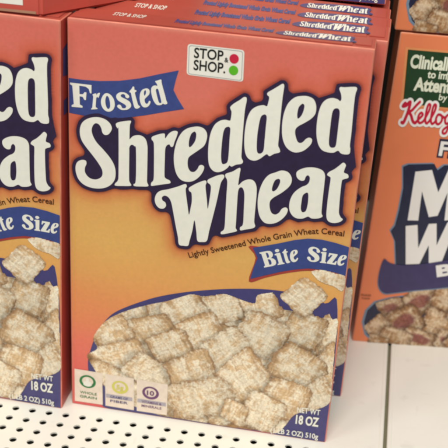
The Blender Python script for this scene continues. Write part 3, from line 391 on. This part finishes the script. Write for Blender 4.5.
def make_wheat_box():
    root = empty('cereal_box', (0, 0, 0), label='frosted shredded wheat box at the front centre of the shelf, its whole front in view',
                 cat='cereal box', group='frosted wheat boxes')
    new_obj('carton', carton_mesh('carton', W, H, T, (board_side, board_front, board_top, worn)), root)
    # tucked top flap with its cut tab at the right
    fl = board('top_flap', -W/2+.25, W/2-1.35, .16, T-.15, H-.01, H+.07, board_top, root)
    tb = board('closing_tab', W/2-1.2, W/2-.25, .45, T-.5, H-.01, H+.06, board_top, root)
    fm = front_map(W); tm = top_map(W, H)
    front_panel(root)
    p = Print(fm, 1); p.add(fill([cr(L['bowl'], 5)])); bw = p.build('bowl_picture', violet, root)
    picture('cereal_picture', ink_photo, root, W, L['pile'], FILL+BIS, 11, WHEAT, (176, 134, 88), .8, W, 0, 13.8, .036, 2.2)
    p = Print(fm, 2); p.add(fill([cr(L['bite_shadow'], 4)])); p.build('banner_edge', maroon, root)
    sub = [17.4, 13.0, 1.25, .05, -.1, -.9]
    picture('loose_biscuit_picture', ink_photo, root, W, L['fragment'], [[17.35, 13.0, 1.4, -.25, .1, -1.3]], 31, WHEAT, (176, 134, 88), 15.8, W, 11.8, 14, .05, 2.8)
    p = Print(fm, 3.4); p.add(fill([L['bite_banner']])); bb = p.build('size_banner', blue, root)
    p = Print(fm, 4.3)
    p.add(on_path(word('Bite', .035), L['t_bite'], 1.14)); p.add(on_path(word('$ize', .035), L['t_size'], 1.08)); p.build('lettering', cream, bb)
    p = Print(fm, 1.2); p.add(fill([L['frosted_banner']])); fb = p.build('frosted_banner', blue, root)
    p = Print(fm, 3.0); p.add(on_path(word('Frosted', .04), L['t_frosted'], 1.58)); p.build('lettering', cream, fb)
    p = Print(fm, 2.1); p.add(fill([cr(L['blob'], 2)])); tb_ = p.build('title_backing', navy, root)
    p = Print(fm, 3.0)
    for k in ('S', 'h', 'r', 'e', 'd1', 'd2', 'e2', 'd3', 'W', 'h2', 'e3', 'a', 't'):
        p.add(fill([cr(l, 6) for l in G[k]]))
    p.build('title_lettering', cream, tb_)
    p = Print(fm, 2.6)
    p.add(on_path(cap(text_shape('Lightly Sweetened Whole Grain Wheat Cereal', .012)), L['t_tag'], .42)); p.build('tagline', brown_ink, root)
    # shop logo
    q = np.array(L['logo_panel'])
    def rr(q, k=.12):
        out = []
        for i in range(4):
            a, b, c = q[i-1], q[i], q[(i+1) % 4]
            for t in np.linspace(0, 1, 6):
                pa = b+(a-b)/np.linalg.norm(a-b)*k; pb = b+(c-b)/np.linalg.norm(c-b)*k
                out.append((1-t)**2*pa+2*t*(1-t)*b+t*t*pb)
        return np.array(out)
    p = Print(fm, 1); p.add(fill([rr(q, .22)])); lg = p.build('store_logo', label_white, root)
    c = q.mean(0); q1 = c+(q-c)*[.95, .93]; q2 = c+(q-c)*[.93, .90]
    p = Print(fm, 2); p.add(fill([rr(q1, .16), rr(q2, .15)])); p.build('border_line', grey_ink, lg)
    p = Print(fm, 2)
    p.add(on_path(cap(text_shape('STOP', .02)), L['t_stop'], .64)); p.add(on_path(cap(text_shape('SHOP.', .02)), L['t_shop'], .64))
    p.add(on_path(cap(text_shape('&', .02)), L['t_amp'], .3)); p.build('lettering', black_ink, lg)
    p = Print(fm, 2); p.add(fill([dot_of(L['red_dot'])])); p.build('red_dot', red_ink, lg)
    p = Print(fm, 2); p.add(fill([dot_of(L['green_dot'])])); p.build('green_dot', green_ink, lg)
    # nutrition badges
    for k, (ring, txt, cp) in enumerate(((dk_green, '', ('WHOLE', 'GRAIN')), (lime, '5g', ('GRAMS OF', 'FIBER')), (purple, '10', ('VITAMINS &', 'MINERALS')))):
        q = np.array(L['badge%d' % (k+1)]); q = q.mean(0)+(q-q.mean(0))*[.94, .97]
        p = Print(fm, 3.2); p.add(fill([q])); bd = p.build('nutrition_badge', badge_tint, root)
        if k:
            b2 = np.array([(q[0][0]+.08, .62), (q[1][0]-.08, .62), (q[1][0]-.08, .3), (q[0][0]+.08, .3)])+[0, .75]
            p = Print(fm, 4.2); p.add(fill([b2])); p.build('caption_band', badge_blue, bd)
        c = np.array(L['b%dc' % (k+1)][0]); r = .58
        p = Print(fm, 4.2); p.add(fill([ellipse(c, r*1.05, r*.95), ellipse(c+[0, .03], r*.72, r*.66)])); p.build('ring', ring, bd)
        p = Print(fm, 5.2)
        if txt: p.add(on_path(cap(text_shape(txt, .03)), [c+[-.27, -.19], c+[.27, -.19]], .4))
        else: p.add(fill([cr(c+np.array([(0, .38), (.12, .2), (.1, .05), (.26, -.02), (.3, -.3), (0, -.42), (-.3, -.3), (-.26, -.02), (-.1, .05), (-.12, .2)]), 4)]))
        p.build('symbol', ring if txt else label_white, bd)
        p = Print(fm, 5.2)
        x0, x1 = q[0][0]+.3, q[1][0]-.3
        for j, s in enumerate(cp): p.add(on_path(cap(text_shape(s, .01)), [(x0+.1, 1.08-.36*j), (x1-.1, 1.08-.36*j)], .22))
        p.build('caption', ring if k != 1 else violet, bd)
    p = Print(fm, 4.4)
    p.add(on_path(cap(text_shape('NET WT', .02)), L['t_net'], .46)); p.add(on_path(cap(text_shape('18 OZ', .035)), L['t_18'], .76))
    p.add(on_path(cap(text_shape('(1 LB 2 OZ) 510g', .02)), L['t_510'], .44)); p.build('net_weight', cream, root)
    p = Print(lambda u, v, k: (W/2+LAY*(k+1), u, v), 0)
    p.add(fill([[(.35, 24.9), (1.5, 24.7), (1.5, 26.9), (.35, 26.6)]])); p.add(fill([[(.5, 22.3), (1.3, 22.3), (1.3, 23.3), (.5, 23.3)]])); p.build('side_mark', violet, root)
    # print on the top flap
    p = Print(tm, 0); p.add(on_path(cap(text_shape('STOP & SHOP', .02)), [(2.5, 1.2), (4.5, 1.2)], .75)); p.build('flap_logo', cream, root)
    p = Print(tm, 0); p.add(on_path(cap(text_shape('Frosted Lightly Sweetened Whole Grain Wheat Cereal', .07)), [(6.4, 1.05), (12.4, 1.05)], .75)); p.build('flap_text', blue, root)
    q = np.array([(12.95, .68), (17.1, .62), (17.15, 1.2), (17.1, 1.85), (15.0, 1.9), (12.95, 1.5)])
    p = Print(tm, 0); p.add(fill([cr(q, 4)])); ft = p.build('flap_title_backing', violet, root)
    p = Print(tm, 1); p.add(on_path(word('Shredded', .03, .8), [(13.05, .75), (15.0, .75)], .85)); p.add(on_path(word('Wheat', .03, .8), [(15.0, .7), (17.05, .7)], 1.15)); p.build('flap_title', cream, ft)
    return root
wheat = make_wheat_box(); warp(wheat, W, H, .12, .7)
GRP = 'frosted wheat boxes'
copy_tree(wheat, (-9.76-W/2, -.72, .11), (0, math.radians(.72), math.radians(-.5)), 'frosted wheat box at the left, cut off by the edge, beneath the salmon box', GRP)
row = [('second', .70, 5.75, 2.62, 0), ('third', .46, 8.3, 5.17, .6), ('fourth', .36, 10.85, 7.72, .6), ('fifth', .3, 13.4, 10.27, .5)]
desc = {'second': 'second frosted wheat box, right behind the centre one, a strip of front showing at right',
        'third': 'frosted wheat box third from the front in the centre row, only its printed top showing',
        'fourth': 'frosted wheat box fourth from the front in the centre row, top lettering in shade',
        'fifth': 'rearmost standing frosted wheat box of the centre row, beneath the upper box'}
for n, dx, yb, yt, roll in row:
    lean = math.asin((yb-yt)/H)
    copy_tree(wheat, (dx, yb, 0), (lean, math.radians(roll), 0), desc[n], GRP)
copy_tree(wheat, (.25, 10.45, H+.12), (0, 0, 0), 'upper frosted wheat box standing on the rear of the centre row, only its bottom showing', GRP)

# ---------------------------------------------------------------- the bite size wheats carton at the right
m_side = mat('orange_side_board', (196, 112, 70), rough=.42, mottle=.06, bump=.15, coat=.2)
m_front = mat('orange_front_board', (230, 132, 88), rough=.4, mottle=.06, mscale=24, bump=.15, coat=.25)
m_top = mat('orange_top_board', (224, 140, 104), rough=.45, mottle=.06, bump=.15)
m_green = mat('green_panel_ink', (34, 64, 36), rough=.4, mottle=.12, mscale=200, coat=.25)
m_frame = mat('frame_tan_ink', (226, 150, 96), rough=.42)
m_pale = mat('pale_text_ink', (226, 230, 206), rough=.42)
m_white = mat('bright_white_ink', (238, 236, 230), rough=.4, mottle=.02, coat=.25)
m_navy = mat('deep_navy_ink', (36, 40, 66), rough=.38, mottle=.12, mscale=160, coat=.25)
m_steel = mat('light_steel_blue_ink', (120, 140, 160), rough=.4)
m_purple = mat('purple_navy_ink', (60, 52, 96), rough=.38, mottle=.12, mscale=160, coat=.25)
m_red = mat('script_red_ink', (192, 26, 56), rough=.4, coat=.25)
m_yellow = mat('yellow_ink', (214, 186, 60), rough=.42)
BERRY = dict(dark=(104, 66, 40), tan=(166, 124, 82), pale=(206, 182, 146), white=(226, 210, 184), fr=.75, glaze=(124, 40, 50))
def make_mini_box():
    root = empty('cereal_box', (10.33, 13.78, 0), (0, math.radians(1.1), math.radians(7.9)),
                 'orange wheats box standing on the shelf at the right, with green panel and red script', 'cereal box', 'orange bite size wheats boxes')
    g = bpy.data.objects.new('t', None); bpy.data.objects.remove(g)
    me = carton_mesh('carton', MW, MH, MT, (m_side, m_front, m_top, m_worn), .16)
    me.transform(Matrix.Translation((MW/2*SC, 0, 0))); new_obj('carton', me, root)
    fm = lambda u, v, k: (u, -LAY*(k+1), v)
    fl = board('top_flap', .25, MW-.25, .2, MT-.2, MH-.01, MH+.06, m_top, root)
    g = np.array(M['green']); dv = (g[1]-g[0])/(g[1][0]-g[0][0])
    tl, bl = g[0], g[3]; R_ = 12.2
    gp = np.array([tl, (R_, tl[1]), (R_+.25, bl[1]), bl])
    p = Print(fm, 0); fr = gp+np.array([(-.18, .16), (.18, .16), (.18, -.16), (-.18, -.16)]); p.add(fill([fr])); f0 = p.build('panel_frame', m_frame, root)
    p = Print(fm, 1); p.add(fill([gp])); gr = p.build('green_panel', m_green, f0)
    p = Print(fm, 2)
    p.add(on_path(cap(text_shape('Clinically Shown', .04)), [(1.03, 23.55), (6.75, 23.6)], .98))
    p.add(on_path(cap(text_shape('to improve', .03)), [(2.4, 22.9), (5.4, 22.9)], .58))
    p.add(on_path(cap(text_shape('Attentiveness', .04)), [(1.55, 21.9), (7.1, 21.92)], .98))
    p.add(on_path(cap(text_shape('by nearly 20%', .015)), [(3.5, 21.3), (7.2, 21.3)], .5)); p.build('lettering', m_pale, gr)
    # script name
    k = 1.12; ang = math.radians(2)
    def km(l):
        a = np.array(l)*[.80, 1.0]*1.10; c, s = math.cos(ang), math.sin(ang); return np.c_[a[:, 0]*c-a[:, 1]*s+1.05, a[:, 0]*s+a[:, 1]*c+19.35]
    p = Print(fm, 3); p.add(fill([km(l) for l in L['kel_white']])); kw = p.build('script_backing', m_white, root)
    p = Print(fm, 4); p.add(fill([km(l) for l in L['kel_red']])); p.build('script_lettering', m_red, kw)
    # Frosted
    vf = cap(text_shape('FROSTED', .10)); p = Print(fm, 1); p.add(on_path(vf, [(4.1, 17.0), (11.2, 17.0)], 1.25)); fo = p.build('frosted_outline', m_navy, root)
    p = Print(fm, 2); p.add(on_path(cap(text_shape('FROSTED', .03)), [(4.22, 17.03), (11.1, 17.03)], 1.15)); p.build('lettering', m_white, fo)
    # Mini / Wheats with its navy block
    q = np.array(M['Mback']); q = np.vstack([q[:5], [(7.0, 16.5), (12, 16.6), (16.0, 16.2), (16.2, 12), (16.0, 7.6)], q[-7:]])
    p = Print(fm, 0); p.add(fill([cr(q+[-.12, .08], 1)])); sb = p.build('title_edge', m_steel, root)
    p = Print(fm, 1); p.add(fill([cr(q, 1)])); tb = p.build('title_backing', m_navy, sb)
    p = Print(fm, 2); p.add(fill([M['M']])); p.add(on_path(cap(text_shape('ini', .06)), [(6.9, 11.6), (11.2, 11.8)], 3.8))
    p.add(fill([M['W']])); p.add(on_path(cap(text_shape('heats', .06)), [(6.8, 7.9), (15.6, 8.1)], 3.2)); p.build('title_lettering', m_white, tb)
    q = np.array(M['banner']); q = np.vstack([q[:6], [(12, 9.2), (17.2, 8.4), (17.2, 6.2), (12.5, 6.9)], q[6:]])
    p = Print(fm, 3.2); p.add(fill([cr(q+[-.03, -.1], 3)])); p.build('banner_edge', m_steel, root)
    p = Print(fm, 4); p.add(fill([cr(q, 3)])); bn = p.build('size_banner', m_purple, root)
    p = Print(fm, 5); p.add(on_path(cap(text_shape('Bite Size', .05)), [(5.85, 6.75), (9, 7.45), (14, 7.3)], 1.0)); p.build('lettering', m_white, bn)
    # bowl and cereal
    q = np.array(M['bowl']); 
    rim = np.array([(1.75, .06), (1.0, .75), (.62, 1.9), (.74, 3.05), (1.35, 3.95), (2.5, 4.45), (4.0, 4.85), (7, 5.6), (11, 5.9), (15, 4.9), (17.6, 2.6), (17.9, 1.2), (17.4, .06)])
    p = Print(fm, 0); p.add(fill([rim+np.array([(-.1, 0)]*12+[(0.1, 0)])+[0, 0]])); be = p.build('bowl_edge', m_steel, root)
    c = rim.mean(0); p = Print(fm, 1); rr = c+(rim-c)*[.985, .97]; rr[:, 1] = np.maximum(rr[:, 1], .08); p.add(fill([rr])); p.build('bowl_picture', m_navy, be)
    items = [list(x) for x in MBIS]
    r2 = random.Random(4)
    for _ in range(26):
        a = r2.uniform(0, 6.28); x = r2.uniform(8, 16.6); y = r2.uniform(.3, 4.6*(1-((x-9)/9)**2)+.2); s = r2.uniform(1.1, 1.5)
        items.append([x, y, s*math.cos(a), s*math.sin(a), -s*.8*math.sin(a), s*.8*math.cos(a)])
    st = dict(BERRY); st['cut'] = True
    out = [(.9, .05), (.8, 3.2), (2, 4.4), (5.5, 6.4), (12, 6.4), (17.8, 4), (17.8, .05)]
    ob = picture('cereal_picture', ink_photo, root, MW, out, items, 71, st, (70, 44, 34), .5, 17.8, 0, 6.6, .06, 2.2)
    ob.data.transform(Matrix.Translation((MW/2*SC, 0, 0)))
    p = Print(fm, 0); p.add(on_path(cap(text_shape('ENLARGED', .01)), [(.15, 4.35), (.95, 4.35)], .2)); p.add(on_path(cap(text_shape('TO SHOW', .01)), [(.2, 4.05), (.9, 4.05)], .2)); p.build('small_print', brown_ink, root)
    return root
mini = make_mini_box(); mini['from_left'] = 1; warp(mini, MW, MH, .15, 2.1); del mini['from_left']
copy_tree(mini, (10.33+.05, 13.72, MH+.12), (0, math.radians(.6), math.radians(7.6)), 'upper orange wheats box stacked on the right box, only the bottom of its front showing')

# ---------------------------------------------------------------- carton lying on top of the left row, its corner pushed askew
def make_top_box():
    root = empty('cereal_box', (0, 0, H+.03), (0, 0, 0), 'salmon box lying across the left box, top left, its crushed corner overhanging', 'cereal box')
    a = Vector((-10.64, -.75)); L0 = Vector((-1, .0)); L1 = Vector((.568, .823))
    c = [a, a+L1*13, a+L1*13+L0*19, a+L0*19]
    bm = bmesh.new(); vs = [bm.verts.new((q.x, q.y, z)) for z in (0, 5.2) for q in c]
    for f in ((3, 2, 1, 0), (4, 5, 6, 7), (0, 1, 5, 4), (1, 2, 6, 5), (2, 3, 7, 6), (3, 0, 4, 7)): bm.faces.new([vs[i] for i in f])
    bmesh.ops.bevel(bm, geom=list(bm.edges), offset=.16, segments=3, affect='EDGES')
    for v in bm.verts: v.co *= SC
    me = bpy.data.meshes.new('carton'); bm.to_mesh(me); bm.free()
    new_obj('carton', me, root, mat('salmon_red_board', (196, 84, 72), rough=.45, mottle=.1, mscale=25, bump=.3))
    p = Print(lambda u, v, k: (a.x+u, a.y-LAY*(k+1), v), 0); p.add(fill([[(-14, .62), (-1.1, .62), (-1.15, 4.4), (-14, 4.4)]])); p.build('white_panel', label_white, root)
    p = Print(lambda u, v, k: (a.x+u, a.y-LAY*(k+1), v), 0); p.add(fill([[(-18.8, .16), (-.3, .16), (-.3, .32), (-18.8, .32)]])); p.build('edge_stripe', mat('worn_edge_board', (176, 130, 104)), root)
    return root
make_top_box()

# ---------------------------------------------------------------- the shelf (things of painted steel)
enamel = mat('cream_enamel', (243, 239, 228), rough=.32, mottle=.025, mscale=9, spec=.5, bump=.03)
enamel2 = mat('cream_enamel_deck', (236, 230, 216), rough=.30, mottle=.03, mscale=8, spec=.5, bump=.03)
smudge(enamel, .07)
dark = mat('shaded_steel', (46, 44, 40), rough=.6, mottle=.1)  # back panel colour: shade behind the boxes painted in as a dark tone
under = mat('hole_shade_backing', (60, 58, 46), rough=.7)
SL = .024                                              # the shelf runs this much out of line with the boxes
X0, X1 = -44, 46
shelf = bpy.data.objects.new('shelf', None); COL.objects.link(shelf)
shelf['label'] = 'cream enamelled steel shop shelf with punched front strip and a gap between deck plates'
shelf['category'] = 'shelf'
def sh_mesh(name, verts, faces, m):
    me = bpy.data.meshes.new(name)
    me.from_pydata([Vector((x, y+SL*x, z))*SC for x, y, z in verts], [], faces); me.update()
    return new_obj(name, me, shelf, m)
def punched():
    px, py = 1.233, 1.135; V = []; Fc = []
    ox, oy = -12.95, -1.235                                # lattice origin (a hole centre), in shelf frame
    n0, n1 = -25, 47
    rx, ry = .265, .275; N = 16
    rows = 8
    def sq(k):                                            # point of the cell border in the direction of hole vertex k
        a = 2*math.pi*(k+.5)/N; c, s = math.cos(a), math.sin(a); t = max(abs(c)/(px/2), abs(s)/(py/2)); return c/t, s/t
    corners = {}
    for j in range(rows):
        for i in range(n0, n1):
            cx = ox+i*px-.06*j; cy = oy-j*py; b = len(V)
            ring = []
            for k in range(N):
                a = 2*math.pi*(k+.5)/N
                c, s = math.cos(a), math.sin(a); t = (abs(c)**1.6+abs(s)**1.6)**(-1/1.6)   # slightly squared punch
                x, y = cx+rx*c*t, cy+ry*s*t
                V.append((x, y, 0)); V.append((x*1+0, y, -.12)); V.append((cx+sq(k)[0]-.06*(sq(k)[1]/-py)*-1*0, cy+sq(k)[1], 0))
            # square corners
            cn = [(px/2, py/2), (-px/2, py/2), (-px/2, -py/2), (px/2, -py/2)]
            for k in range(N):
                k2 = (k+1) % N; a0, b0, s0 = b+3*k, b+3*k+1, b+3*k+2; a1, b1, s1 = b+3*k2, b+3*k2+1, b+3*k2+2
                Fc.append((a0, a1, b1, b0))
                p0 = V[s0]; p1 = V[s1]
                if abs(p0[0]-p1[0]) > 1e-6 and abs(p0[1]-p1[1]) > 1e-6:      # a corner lies between
                    q = (cx+math.copysign(px/2, (p0[0]+p1[0])/2-cx), cy+math.copysign(py/2, (p0[1]+p1[1])/2-cy), 0)
                    V.append(q); Fc.append((a0, s0, len(V)-1, s1, a1))
                else: Fc.append((a0, s0, s1, a1))
    return V, Fc, oy+py/2, oy-(rows-.5)*py
V, Fc, ytop, ybot = punched()
sh_mesh('punched_strip', V, Fc, enamel)
def slab(name, x0, x1, y0, y1, z0, z1, m, bev=.06):
    bm = bmesh.new(); bmesh.ops.create_cube(bm, size=1)
    for v in bm.verts: v.co = Vector((x0+(v.co.x+.5)*(x1-x0), y0+(v.co.y+.5)*(y1-y0), z0+(v.co.z+.5)*(z1-z0)))
    if bev: bmesh.ops.bevel(bm, geom=list(bm.edges), offset=bev, segments=3, affect='EDGES')
    for v in bm.verts: v.co = Vector((v.co.x, v.co.y+SL*v.co.x, v.co.z))*SC
    me = bpy.data.meshes.new(name); bm.to_mesh(me); bm.free(); return new_obj(name, me, shelf, m)
GX = 13.42
def deck(x0, x1, gap_side):
    # plate with its edge rolled down into the gap; profile in x, run along the depth
    r = .13; prof = [(x0, 0), (x1, 0)]
    if gap_side > 0: prof = [(x0, 0), (x1-.34, 0), (x1-.26, .03), (x1-.18, .035)]+[(x1-r+r*math.sin(a), .03-r+r*math.cos(a)) for a in (.2, .6, 1.0, 1.3, 1.57)]+[(x1, -1.2)]
    if gap_side < 0: prof = [(x0, -1.2)]+[(x0+r-r*math.sin(a), .03-r+r*math.cos(a)) for a in (1.57, 1.3, 1.0, .6, .2)]+[(x0+.18, .035), (x0+.26, .03), (x0+.34, 0), (x1, 0)]
    V = []; F = []
    for y in (ytop, 42):
        V += [(x, y, z) for x, z in prof]
    n = len(prof)
    for k in range(n-1): F.append((k, k+1, n+k+1, n+k))
    o = sh_mesh('deck_plate', V, F, enamel)
    s = o.modifiers.new('s', 'SOLIDIFY'); s.thickness = .08*SC; s.offset = -1
    return o
deck(X0, GX-.12, 1); deck(GX+.12, X1, -1)
slab('strip_backing', X0, X1, ybot, 42, -1.9, -1.8, under, 0)  # dark sheet added below, painted-in shade seen through the holes
slab('gap_joint', GX-.119, GX+.119, ytop+.02, 41.9, -.42, -.34, mat('olive_joint', (120, 116, 92), rough=.7), 0)
slab('front_lip', X0, X1, ybot-.5, ybot-.02, -3.2, .0, enamel, .1)
slab('back_panel', X0, X1, 42.1, 42.6, -2, 62, dark, 0)
